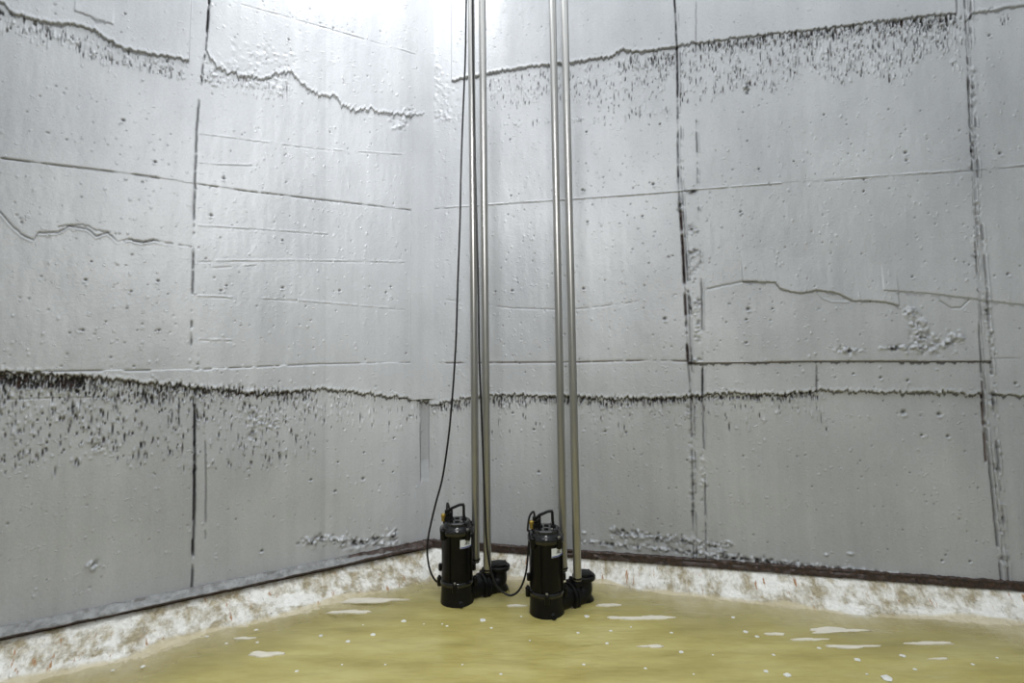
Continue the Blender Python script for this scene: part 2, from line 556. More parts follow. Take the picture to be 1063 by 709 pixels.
    def build(s, parent, vbounds, hbounds, name='concrete_panel'):
        """cut the relief into panels at the joints; every panel a mesh of its own"""
        d, n = (dL, nL) if s.side == 'L' else (dR, nR)
        s.H += .0022 * smooth_noise(s.sh, (s.Z[-1] * 3, s.S[-1] * 3), 5) + .0008 * smooth_noise(s.sh, (s.Z[-1] * 9, s.S[-1] * 30), 6)
        Hc = np.clip(s.H, -.035, .045)
        P = C0[None, None, :] + s.SS[..., None] * d + Hc[..., None] * n
        P[..., 2] = s.ZZ
        sc = (s.SS[:-1, :-1] + s.SS[1:, 1:]) / 2; zc = (s.ZZ[:-1, :-1] + s.ZZ[1:, 1:]) / 2
        col = np.zeros(sc.shape, int)
        zmid = (s.Z[:-1] + s.Z[1:]) / 2; smid = (s.S[:-1] + s.S[1:]) / 2
        for x in vbounds:
            xb = np.interp(zmid, s.Z, x[0]); col += (sc > xb[:, None])
        pid = np.zeros(sc.shape, int)
        for c in range(len(vbounds) + 1):
            row = np.zeros(sc.shape, int)
            for h in hbounds[c]:
                zb = np.interp(smid, s.S, h[0]); row += (zc > zb[None, :])
            pid = np.where(col == c, c * 20 + row, pid)
        idx = np.arange(s.sh[0] * s.sh[1]).reshape(s.sh)
        q = np.stack([idx[:-1, :-1], idx[:-1, 1:], idx[1:, 1:], idx[1:, :-1]], axis=-1)
        if s.side == 'L': q = q[..., ::-1]
        flat = P.reshape(-1, 3)
        for k in np.unique(pid):
            qq = q[pid == k]
            if len(qq) < 30: continue
            u, inv = np.unique(qq, return_inverse=True)
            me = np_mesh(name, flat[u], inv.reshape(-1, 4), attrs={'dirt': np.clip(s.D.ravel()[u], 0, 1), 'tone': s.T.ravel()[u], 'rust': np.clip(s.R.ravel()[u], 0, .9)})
            link(name, me, M_WALL, parent)


# ---- left wall
STEP = .0062
W = Relief('L', 2.86, LS_END, FOOT - .08, 4.5, H_TOP, STEP)
jL = W.vline([(219, -60), (217, 0), (214, 45), (207, 100), (204, 135), (202, 200), (199, 330), (198, 385), (202, 430), (201, 520), (198, 615)], .0015, 4)
j1L = W.hline([(-120, 152), (0, 165), (140, 182), (200, 191), (255, 199), (420, 218), (446, 221)], 0, .0004, 5)
j2L = W.hline([(-120, 386), (0, 386), (200, 384), (330, 378), (446, 376)], 0, .0006, 6)
topA = W.hline([(-120, -40), (0, 2), (12, 16), (40, 25), (70, 28), (100, 34), (112, 44), (130, 53), (160, 59), (196, 65)], .005, .007, 7)
topB = W.hline([(214, 55), (225, 72), (240, 79), (270, 84), (300, 76), (315, 90), (330, 101), (348, 101), (352, 110), (365, 117), (385, 116), (395, 119), (446, 122)], .004, .012, 8)
low = W.hline([(-120, 384), (0, 387), (50, 389), (100, 392), (150, 398), (200, 402), (225, 404), (260, 409), (300, 407), (330, 405), (360, 406), (390, 410), (446, 417)], .004, .011, 9)
W.step_up(topA, .014, lip=.004, dirt=.75)
W.step_up(W.hline([(78, 14), (90, 18), (100, 23), (118, 28)], .002, .003, 10), .006, dirt=.6, keep=.15)
W.step_up(topB, .010, lip=.004, dirt=.55)
W.step_up(low, .020, lip=.003, dirt=1.0, rust=.25)
W.step_up(j1L, .003, w=.003); W.groove_h(j1L, .005, .007, dirt=.62, gap=.35)
W.step_up(j2L, -.003, w=.003); W.groove_h(j2L, .005, .007, dirt=.6, gap=.25)
W.groove_h(W.hline([(0, 415), (60, 413), (110, 412)], 0, .001, 31), .004, .004, dirt=.25, gap=.0)
W.groove_h(W.hline([(0, 220), (10, 232), (22, 244), (35, 250), (40, 242), (60, 242), (72, 235), (90, 238), (100, 246), (112, 242), (122, 252), (134, 249), (145, 252), (160, 250), (180, 254), (199, 257)], .002, .002, 11), .0055, .009, dirt=.6, gap=1.0, lip=.004)
W.groove_h(W.hline([(60, 236), (85, 234), (100, 240), (120, 243), (140, 251), (160, 249)], .004, .003, 12), .005, .006, dirt=.4, gap=.1)
W.groove_v(jL, .0055, .010, dirt=.75, gap=.15, seed=8)
x2 = W.vline([(202, 420), (202, 520), (199, 615)], .0012, 14); W.groove_v(x2, .0065, .014, dirt=.9, gap=1.3, lip=.004)
W.groove_v(W.vline([(217, 0), (215, 35)], .001, 15), .007, .010, dirt=.85, gap=.3)
W.groove_v(W.vline([(213, 450), (214, 500), (213, 560)], .001, 16), .005, .008, dirt=.55, gap=.25)
W.groove_v(W.vline([(206, 340), (205, 440)], .001, 17), .006, .004, dirt=.25, gap=.1)
for a in ([(205, 139), (330, 155), (420, 161)], [(205, 169), (225, 171), (262, 172)], [(205, 234), (300, 240), (340, 243)], [(205, 271), (300, 270), (420, 272)], [(205, 278), (265, 275)], [(205, 307), (300, 311), (420, 321)], [(206, 352), (240, 353)], [(230, 0), (330, 28), (430, 57)]):
    ln = W.hline(a, 0, .001, int(a[0][1]))
    W.groove_h(ln, .004, -.004, gap=.4, seed=int(a[0][1])); W.groove_h((ln[0] - .009, ln[1], ln[2]), .004, .004, dirt=.12, gap=.2, seed=int(a[0][1]) + 3)
W.drips([(-60, 4), (0, 8), (40, 27), (100, 38), (130, 55), (196, 67)], 26, 260, 21, hole=.45, hscale=.8, pw=1.0)
W.drips([(208, 72), (240, 82), (300, 88)], 22, 120, 22, hole=.2, hscale=.6, pw=1.0)
W.rough([(220, 80, 12, 14), (250, 78, 26, 14), (285, 88, 22, 10), (270, 60, 40, 14)], .0045, 23, 70, dirt=.15)
W.rough([(414, 130, 8, 7), (424, 118, 6, 6)], .006, 24, 30)
W.drips([(-60, 388), (0, 390), (100, 395), (200, 405), (330, 408)], 92, 1000, 25, hole=.60, pw=1.9)
W.drips([(-40, 388), (0, 389), (90, 393)], 13, 260, 32, hole=1.0, pw=.8)
W.drips([(0, 388), (130, 396), (330, 405)], 20, 420, 26, hole=.7, pw=1.0)
W.drips([(330, 408), (440, 416)], 40, 120, 27, hole=.4, hscale=.7, pw=1.8)
W.drips([(-60, 440), (0, 440), (110, 430)], 60, 110, 28, hole=.65, pw=.9)
W.rough([(262, 430, 14, 5), (272, 440, 10, 8), (262, 450, 5, 8), (101, 462, 8, 10), (286, 440, 5, 10)], .007, 29, 22, dirt=.3)
W.rough([(335, 560, 14, 5), (355, 562, 14, 5), (372, 563, 14, 5), (390, 560, 14, 6), (408, 556, 6, 8), (322, 563, 8, 4)], .010, 30, 34, dirt=.8)
W.rough([(97, 588, 7, 5)], .007, 31, 30)
W.pits([(130, 17, .9), (128, 126, 1.3), (161, 169, 1.1), (232, 186, 1.3), (345, 31, .9), (299, 43, 1), (219, 224, 1.2), (293, 250, 1.1), (229, 302, 1), (235, 297, .9), (293, 299, 1.2), (352, 302, 1.2), (400, 304, 1.1), (405, 298, 1), (89, 291, 1), (164, 292, 1.1), (95, 272, .7), (136, 303, .8), (110, 334, .6), (86, 343, 1), (165, 343, 1), (342, 138, .8), (377, 497, 1.5), (351, 480, 1), (378, 470, 1), (323, 498, 1.2), (348, 510, 1.3), (398, 479, 1.1), (408, 490, 1), (409, 455, 1.1), (272, 572, 1.3)])
W.scatter(850, 41)
sN = on_wall('L', 437, 460)[0]; zN0 = on_wall('L', 437, 500)[1]; zN1 = on_wall('L', 437, 412)[1]
W.H -= .030 * np.clip((sN - W.SS) / .004, 0, 1) * np.clip((W.ZZ - zN0) / .16, 0, 1) * np.clip((zN1 - W.ZZ) / .01 + 1, 0, 1)
W.D += .14 * np.clip((sN - W.SS) / .004, 0, 1) * np.clip((W.ZZ - zN0) / .03, 0, 1) * np.clip((zN1 - W.ZZ) / .01 + 1, 0, 1)  # shade inside the notch painted in as a darker tone
W.groove_v(W.vline([(436, 414), (437, 500)], .0008, 19), .004, .006, dirt=.5, gap=.3)
# beam of light by the corner, painted as a paler straight-edged vertical band
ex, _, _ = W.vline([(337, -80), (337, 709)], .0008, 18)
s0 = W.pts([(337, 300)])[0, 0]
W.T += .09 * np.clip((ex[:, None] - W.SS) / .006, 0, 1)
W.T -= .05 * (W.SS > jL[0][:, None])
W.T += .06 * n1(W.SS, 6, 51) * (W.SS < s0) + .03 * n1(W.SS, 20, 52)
jn = W.hline([(-120, 384), (446, 384)], 0, 0, 1)
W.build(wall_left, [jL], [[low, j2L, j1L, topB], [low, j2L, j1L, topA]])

# ---- right wall
W = Relief('R', 4.28, RS_END, FOOT - .08, 4.5, H_TOP, STEP)
jA = W.vline([(698, -60), (700, 0), (703, 60), (704, 190), (710, 280), (712, 330), (714, 376), (717, 410), (719, 500), (720, 590)], .0015, 61)
jA2 = W.vline([(722, -60), (722, 100), (724, 190), (728, 300), (729, 376), (729, 410), (732, 500), (733, 590)], .0015, 62)
jB = W.vline([(996, -60), (999, 0), (1003, 100), (1007, 180), (1012, 290), (1016, 375), (1022, 430), (1031, 520), (1041, 615)], .0015, 63)
jB2 = W.vline([(1003, -60), (1006, 20), (1014, 180), (1021, 270), (1028, 375), (1032, 430), (1040, 520), (1048, 615)], .0015, 64)
j1 = W.hline([(446, 217), (640, 204), (704, 199), (800, 192), (1000, 178), (1063, 172), (1180, 160)], 0, .0008, 65)
j2a = W.hline([(446, 377), (600, 376), (675, 374), (714, 375)], 0, .0005, 66)
j2b = W.hline([(690, 376), (716, 376), (729, 377), (845, 375), (1028, 375), (1063, 375)], 0, .0006, 67)
j2c = W.hline([(1028, 372), (1180, 371)], 0, .0006, 68)
j2 = W.hline([(446, 377), (600, 376), (675, 374), (729, 376), (845, 375), (1028, 375), (1180, 371)], 0, .0005, 66)
lo1 = W.hline([(446, 420), (455, 420), (465, 417), (490, 413), (515, 411), (540, 410), (575, 412), (600, 411), (640, 415), (700, 413), (729, 410), (760, 408), (800, 410), (845, 406), (930, 408), (985, 408), (1003, 410), (1063, 410)], .002, .010, 69)
lo2 = W.hline([(960, 409), (1026, 409), (1063, 412), (1180, 414)], .002, .004, 70)
lo = W.hline([(446, 420), (455, 420), (465, 417), (490, 413), (515, 411), (540, 410), (575, 412), (600, 411), (640, 415), (700, 413), (729, 410), (760, 408), (800, 410), (845, 406), (930, 408), (985, 408), (1003, 410), (1063, 412), (1180, 414)], .002, .010, 69)
top = W.hline([(470, 87), (480, 84), (505, 79), (550, 71), (590, 68), (636, 61), (645, 54), (660, 57), (700, 51), (720, 48), (766, 42), (813, 37), (853, 33), (932, 23), (990, 17)], .002, .007, 71)
top2 = W.hline([(960, 30), (1001, 24), (1007, 16), (1040, 11), (1063, 8), (1180, -8)], .002, .003, 72)
topx = W.hline([(446, 92), (505, 79), (550, 71), (590, 68), (660, 57), (700, 51), (766, 42), (853, 33), (990, 17), (1007, 16), (1063, 8), (1180, -8)], .002, .007, 71)
W.step_up(top, .017, lip=.003, dirt=.85); W.step_up(top2, .010, lip=.003, dirt=.6, left=jB)
W.step_up(lo1, .020, lip=.003, dirt=.9, rust=.2, right=jB); W.step_up(lo2, .013, lip=.003, dirt=.9, left=jB2)
W.step_up(j1, .0015, w=.003); W.groove_h(j1, .0045, -.006, gap=.35, seed=75); W.groove_h((j1[0] - .010, j1[1], j1[2]), .004, .004, dirt=.35, gap=.2, seed=76)
W.step_up(j2b, .012, dirt=1.0, w=.003, rust=.3, left=jA, right=jB2)
W.groove_h(j2a, .0055, .009, dirt=.6, gap=.8, rust=.35); W.groove_h(j2c, .004, .004, dirt=.3, gap=.1)
for px in ([(729, 376), (729, 410)], [(847, 375), (847, 407)]):
    W.groove_v(W.vline(px, .0006, 77), .006, .010, dirt=.7, gap=.8)
W.groove_v(W.vline([(990, -10), (990, 17)], .001, 78), .007, .010, dirt=.7, gap=.6)
W.groove_v(W.vline([(698, -60), (700, 0), (703, 60), (704, 190)], .001, 61), .0065, .009, dirt=.7, gap=.4, lip=.003)
W.groove_v(jA, .006, .010, dirt=.45, gap=.1, seed=80, lip=.004)
W.groove_v(W.vline([(705, 197), (709, 260), (712, 330), (714, 374)], .001, 81), .008, .020, dirt=1.0, gap=.7, rust=.3)
W.groove_v(W.vline([(708, 210), (714, 300), (718, 374)], .002, 82), .006, .010, dirt=.6, gap=.1, lip=.006)
W.groove_v(W.vline([(715, 300), (719, 345)], .002, 83), .005, .009, dirt=.7, gap=.3, lip=.005)
W.groove_v(jA2, .0055, .008, dirt=.5, gap=.25, seed=84, lip=.006)
W.groove_v((jA[0] + .022, jA[1], jA[2]), .005, .008, dirt=.4, gap=-.1, seed=184, lip=.007)
W.groove_v(jB, .007, .011, dirt=.6, gap=.3, seed=85, lip=.009)
W.groove_v((jB[0] + .020, jB[1], jB[2]), .005, .007, dirt=.4, gap=-.1, seed=185, lip=.008)
W.groove_v(jB2, .006, .009, dirt=.5, gap=.2, seed=86, lip=.008)
W.groove_v(W.vline([(1018, 395), (1024, 480)], .001, 87), .007, .014, dirt=.8, gap=.5, rust=.5, lip=.006)
W.groove_v(W.vline([(1002, 60), (1006, 150), (1008, 200)], .001, 88), .007, .012, dirt=.7, gap=.2, lip=.008, rust=.2)
W.rough([(706, 215, 3, 9), (718, 240, 6, 6), (718, 262, 9, 3), (719, 285, 7, 20), (722, 320, 6, 14), (718, 200, 7, 2), (724, 345, 4, 12), (719, 375, 8, 3), (716, 430, 5, 14), (718, 470, 4, 30), (730, 500, 3, 40), (719, 520, 3, 30), (1008, 90, 4, 30), (1008, 150, 4, 20), (1013, 220, 4, 24), (1010, 260, 3, 30), (1024, 320, 4, 14), (1026, 350, 4, 14), (1030, 420, 4, 20), (1036, 480, 4, 30), (1040, 540, 5, 30), (1044, 580, 7, 10)], .006, 89, 22, dirt=.5)
W.groove_h(W.hline([(446, 309), (475, 313), (500, 316), (530, 320), (560, 321), (590, 322), (620, 319), (650, 315), (703, 306)], .001, .0015, 90), .0045, .004, dirt=.22, gap=.25)
W.groove_h(W.hline([(733, 301), (745, 298), (770, 293), (790, 293)], .001, .002, 91), .006, .006, dirt=.35, gap=.4)
W.step_up(W.hline([(770, 293), (804, 294), (808, 300), (821, 304), (832, 305), (846, 302), (863, 304), (872, 307), (883, 313), (900, 313), (917, 314), (931, 318)], .0005, .0015, 92), .011, dirt=.55, keep=.25, w=.004)
W.step_up(W.hline([(915, 302), (960, 305), (1010, 311), (1063, 317), (1100, 320)], .001, .001, 93), .006, dirt=.3, keep=.2)
W.groove_h(W.hline([(845, 303), (852, 310), (862, 314), (880, 314)], .001, .001, 94), .004, -.005)
W.groove_h(W.hline([(972, 312), (985, 320), (995, 320), (1003, 312)], .001, .001, 95), .005, .007, dirt=.4)
W.rough([(942, 325, 9, 5), (950, 338, 10, 8), (955, 350, 10, 8), (940, 360, 16, 3), (958, 362, 18, 6), (975, 358, 14, 4), (990, 350, 8, 5), (880, 364, 14, 1.5), (925, 362, 12, 1.5)], .0075, 96, 48, dirt=.3)
W.rough([(450, 90, 16, 16), (460, 110, 18, 16), (448, 75, 14, 10), (455, 124, 20, 4)], .004, 97, 70, dirt=.12)
W.rough([(775, 92, 3, 5)], .014, 98, 20, dirt=.6)
W.drips([(505, 82), (600, 70), (700, 56)], 55, 420, 99, hole=.45, hscale=.7, pw=1.1)
W.drips([(640, 62), (700, 55)], 24, 110, 100, hole=.5, hscale=.9, pw=1.0)
W.drips([(706, 52), (850, 36), (996, 20)], 62, 900, 101, hole=.45, hscale=.85, pw=1.2)
W.drips([(730, 48), (850, 35), (990, 20)], 12, 260, 102, hole=.6, pw=1.0)
W.drips([(505, 130), (570, 126), (640, 122), (700, 112)], 6, 70, 103, hole=.2, hscale=.7)
W.drips([(446, 420), (520, 412), (600, 412), (700, 414), (850, 407)], 6, 330, 204, hole=.9, pw=.8)
W.drips([(720, 46), (850, 34), (990, 18)], 7, 160, 205, hole=.9, pw=.8)
W.drips([(446, 420), (520, 412), (700, 414)], 10, 260, 104, hole=.6, pw=1.0)
W.drips([(446, 425), (520, 416), (700, 418)], 40, 120, 105, hole=.3, hscale=.8, pw=1.8)
W.drips([(720, 412), (860, 408)], 40, 110, 106, hole=.3, hscale=.8, pw=1.6)
W.drips([(1035, 20), (1063, 14)], 10, 10, 107)
W.rough([(u, 553 + (u - 640) * .13, 9, 5) for u in range(640, 748, 11)], .010, 108, 20, dirt=.7)
W.rough([(u, 577 + (u - 745) * .115, 10, 2.5) for u in range(745, 935, 14)], .008, 109, 20, dirt=.8)
W.rough([(u, 566 + (u - 640) * .105, 10, 2.0) for u in range(610, 760, 14)], .009, 110, 16, dirt=.6)
W.rough([(757, 565, 6, 3), (750, 572, 5, 3)], .009, 111, 20, dirt=.5)
W.pits([(605, 198, 1.2), (607, 199, .8), (678, 192, 1.4), (606, 300, 1.3), (531, 204, 1), (532, 302, 1.3), (515, 303, .9), (690, 331, 1.7), (667, 225, .9), (610, 231, 1), (530, 146, 1), (609, 138, 1.1), (685, 130, 1), (776, 321, 1.6), (774, 332, 1), (774, 356, 1.1), (801, 321, .9), (938, 428, 2.0), (975, 430, 1.7), (957, 452, 1.1), (984, 453, 1.3), (885, 388, 1), (913, 392, 1.2), (941, 395, 1.2), (938, 160, 1.4), (939, 168, 1.1), (895, 188, 1), (895, 200, 1), (775, 148, .8), (787, 177, .9), (823, 169, .8), (768, 221, 1), (854, 121, .9), (945, 288, 1), (1037, 160, 1.4), (1053, 52, 1.3), (1026, 38, 1.2), (1045, 285, 1.2), (554, 446, 1.2), (559, 490, 1.3), (628, 448, 1.1), (650, 449, 1.0), (597, 445, .9), (978, 582, 1), (1007, 583, 1), (532, 429, 1.2), (1053, 398, 1.2)])
for u, v, w_ in ((858, 576, 4), (883, 575, 6), (606, 553, 5), (745, 580, 4)):
    x, z = on_wall('R', u, v); W.stamp(x, z, .006 * w_ / 2, .008, .014)
W.scatter(1250, 112)
W.T += -.02 + .03 * n1(W.SS, 7, 113) + .05 * np.clip(n1(W.SS, 30, 114), 0, 1) * np.clip((1.4 - W.ZZ) / .8, 0, 1)
W.build(wall_right, [jA, jA2, jB, jB2], [[lo, j2, j1, topx], [lo, j2, j1, topx], [lo, j2, j1, topx], [lo, j2, j1], [lo, j2, j1, topx]])

# ---- corner: proud strip above the lower pour line, open notch beneath it
zn = on_wall('L', 437, 414)[1]


def corner_prism(name, ring, z0, z1, jag, seed):
    rows = 90; r = np.random.RandomState(seed); V = []; n = len(ring)
    zs = np.linspace(z0, z1, rows)
    for i, z in enumerate(zs):
        for k, p in enumerate(ring):
            q = p + jag * (r.rand(3) - .5) * (1 if 0 < k < n - 1 else 0)
            V.append((q[0], q[1], z + (jag * 1.5 * (r.rand() - .5) if i == 0 else 0)))
    Q = [(i * n + k, i * n + (k + 1) % n, (i + 1) * n + (k + 1) % n, (i + 1) * n + k) for i in range(rows - 1) for k in range(n)]
    me = np_mesh(name, V, Q, smooth=False); me.polygons.foreach_set('use_smooth', [True] * len(me.polygons)); me.set_sharp_from_angle(angle=.35)
    bm = bmesh.new(); bm.from_mesh(me); bm.verts.ensure_lookup_table()
    bm.faces.new([bm.verts[k] for k in range(n)]); bmesh.ops.recalc_face_normals(bm, faces=bm.faces); bm.to_mesh(me); bm.free()
    return me


sA = on_wall('L', 425, 300)[0]
sB = on_wall('L', 437, 300)[0]
sC = on_wall('R', 452, 300)[0]
ring = [C0 + dL * sA + nL * .002, C0 + dL * (sA - .008) + nL * .022, C0 + dL * sB + nL * .026, C0 + dR * sC + nR * .018, C0 + dR * (sC + .006) + nR * .002, C0 - (nL + nR) * .03]
link('corner_strip', corner_prism('corner_strip', ring, zn, H_TOP, .003, 3), M_WALL, wall_left)
ring = [C0 + nR * .001, C0 - nL * .07, C0 - nL * .07 - nR * .05 + dR * .06, C0 - nR * .01 + dR * .06]
link('corner_return', corner_prism('corner_return', ring, .1, zn + .05, 0, 6), M_WALL, wall_left)

# ---------------------------------------------------------------- steel lip along the wall foot


def lip(name, side, s_end, prof, seed, rust_f, label):
    """sweep a section (out from the wall, height) along the wall foot"""
    d, n = (dL, nL) if side == 'L' else (dR, nR)
    ss = np.arange(0, s_end, .014); r = np.random.RandomState(seed)
    V, R = [], []
    m = len(prof)
    prof = [(o, z - .21 + FOOT, rs) for o, z, rs in prof]
    for s_ in ss:
        for k, (o, z, rs) in enumerate(prof):
            jz = .004 * n1([s_], 25, seed + k)[0] + .003 * n1([s_], 70, seed + 9 + k)[0]
            p = C0 + d * s_ + n * (o + jz * .8); V.append((p[0], p[1], z + jz)); R.append(rs + rust_f(s_))
    Q = [(i * m + k, i * m + k + 1, (i + 1) * m + k + 1, (i + 1) * m + k) for i in range(len(ss) - 1) for k in range(m - 1)]
    me = np_mesh(name, V, Q, attrs={'rust': R}); me.set_sharp_from_angle(angle=.7)
    bm = bmesh.new(); bm.from_mesh(me); bmesh.ops.recalc_face_normals(bm, faces=bm.faces); bm.to_mesh(me); bm.free()
    return tag(link(name, me, M_STEEL), label, kind='structure')


lip('baseboard_left', 'L', LS_END - .02,
    [(-.03, .262, -.1), (.012, .262, .0), (.020, .252, .0), (.050, .236, -.25), (.060, .226, .0), (.058, .214, .9), (.030, .208, 1.0), (.016, .190, 1.0), (-.03, .190, 1.0)],
    201, lambda s: .62 * math.exp(-(s / .8) ** 2), 'rust-edged grey steel lip along the foot of the left wall')
lip('baseboard_right', 'R', RS_END - .02,
    [(-.03, .262, .1), (.014, .258, .15), (.020, .250, .35), (.016, .238, .8), (.022, .222, .5), (.022, .206, 1.0), (-.03, .200, 1.0)],
    202, lambda s: .25 + .25 * math.exp(-(s / .5) ** 2), 'dark rusty strip along the foot of the right wall')

# ---------------------------------------------------------------- benching round the wall foot
LW = [(0, 716), (44, 706), (112, 690), (165, 677), (189, 668), (240, 652), (288, 643), (343, 628), (408, 612), (446, 604)]
RW = [(520, 602), (600, 604), (640, 608), (700, 618), (830, 632), (930, 641), (1000, 646), (1063, 650)]


def widths(side, px):
    d, n = (dL, nL) if side == 'L' else (dR, nR)
    out = []
    for u, v in px:
        p = PZ(u, v, 0.0); q = p - C0; out.append((float(np.dot(q, d)), float(np.dot(q, n))))
    return sorted(out)


wl = widths('L', LW); wr = widths('R', RW)
print('bench widths L', [(round(a, 2), round(b, 3)) for a, b in wl]); print('R', [(round(a, 2), round(b, 3)) for a, b in wr])
path = []
t_all = np.concatenate([-np.arange(LS_END - .02, 0, -.012), [0.0], np.arange(.012, RS_END - .02, .012)])
BV, BU, BW_ = [], [], []
rowsT = [-0.02, .0, .03, .08] + list(np.linspace(.13, 1.0, 22)) + [1.15, 1.4, 1.8, 2.4]
for t in t_all:
    side_w = np.interp(-t, [a for a, b in wl], [b for a, b in wl]) if t < 0 else np.interp(t, [a for a, b in wr], [b for a, b in wr])
    k = 1 / (1 + math.exp(-t / .07))
    wL0 = np.interp(0, [a for a, b in wl], [b for a, b in wl]); wR0 = np.interp(.3, [a for a, b in wr], [b for a, b in wr])
    kk = math.exp(-(t / .35) ** 2)
    w = side_w * (1 - kk) + kk * .5 * (wL0 + wR0)
    nn = nL * (1 - k) + nR * k; nn = nn / np.linalg.norm(nn)
    base = C0 + (dL * -t if t < 0 else dR * t)
    for r_ in rowsT:
        if r_ <= 1: z = (FOOT - .008) * (1 - r_) - .012 * math.sin(math.pi * max(r_, 0))
        else: z = -.05 * (r_ - 1) / .8 if r_ < 1.81 else -.30
        amp = .006 if r_ > .05 else 0
        if r_ > .55: amp = .010
        a = n1([t], 11, 300 + int(max(r_, 0) * 9))[0] * .4 + n1([t], 37, 320 + int(max(r_, 0) * 22))[0] * .6 + n1([t], 80, 350 + int(max(r_, 0) * 22))[0] * .5
        p = base + nn * (w * r_)
        BV.append((p[0], p[1], z + amp * a)); BU.append((t, w * r_))
        BW_.append(float(np.clip((r_ - .86 + .16 * n1([t], 5, 400)[0]) / .10, 0, .85)))
m = len(rowsT)
BQ = [(i * m + k, (i + 1) * m + k, (i + 1) * m + k + 1, i * m + k + 1) for i in range(len(t_all) - 1) for k in range(m - 1)]
me = np_mesh('trim_1', BV, BQ, uv=BU, attrs={'wet': BW_})
bm = bmesh.new(); bm.from_mesh(me); bmesh.ops.recalc_face_normals(bm, faces=bm.faces)
if sum(f.normal.z for f in bm.faces) < 0: bmesh.ops.reverse_faces(bm, faces=bm.faces)
bm.to_mesh(me); bm.free()
tag(link('trim_1', me, M_BENCH), 'stained white sloping benching between the wall foot and the water', kind='structure')

# ---------------------------------------------------------------- water


def inside(x, y, poly, grow=0.0):
    c = np.zeros(x.shape, bool); n = len(poly)
    for i in range(n):
        x1, y1 = poly[i][:2]; x2, y2 = poly[(i + 1) % n][:2]
        if y1 == y2: continue
        k = ((y1 > y) != (y2 > y)) & (x < (x2 - x1) * (y - y1) / (y2 - y1) + x1); c ^= k
    return c


gx = np.arange(-4.4, 4.8, .025); gy = np.arange(-2.7, 4.8, .025)
GX, GY = np.meshgrid(gx, gy)
GZ = .0022 * smooth_noise(GX.shape, (60, 30), 500) + .0012 * smooth_noise(GX.shape, (150, 90), 501)
idx = np.arange(GX.size).reshape(GX.shape)
q = np.stack([idx[:-1, :-1], idx[:-1, 1:], idx[1:, 1:], idx[1:, :-1]], -1)
shr = np.array([TANK[0]] + [p * .985 + .015 * np.array([0, 1.0, 0]) for p in TANK[1:]])
ok = inside((GX[:-1, :-1] + .015), (GY[:-1, :-1] + .015), shr)
qq = q[ok]; u, inv = np.unique(qq, return_inverse=True)
_x, _y = GX.ravel()[u], GY.ravel()[u]
DEP = np.full(len(u), 9.0)
for _d, _n, _w in ((dL, nL, wl), (dR, nR, wr)):
    _s = (_x - C0[0]) * _d[0] + (_y - C0[1]) * _d[1]; _o = (_x - C0[0]) * _n[0] + (_y - C0[1]) * _n[1]
    _wd = np.interp(_s, [a for a, b in _w], [b for a, b in _w])
    DEP = np.where(_s > -.1, np.minimum(DEP, (_o - _wd) / .7 + .12 * n1(_s, 4, 700) + .05 * n1(_s, 13, 701)), DEP)
DEP = np.clip(DEP, 0, 1)
wv = np.stack([GX.ravel(), GY.ravel(), GZ.ravel()], 1)[u]
tag(link('murky_water', np_mesh('murky_water', wv, inv.reshape(-1, 4), attrs={'depth': DEP}), M_WATER), 'murky yellow-green water standing in the bottom of the tank', 'water', kind='stuff')

# ---------------------------------------------------------------- pumps


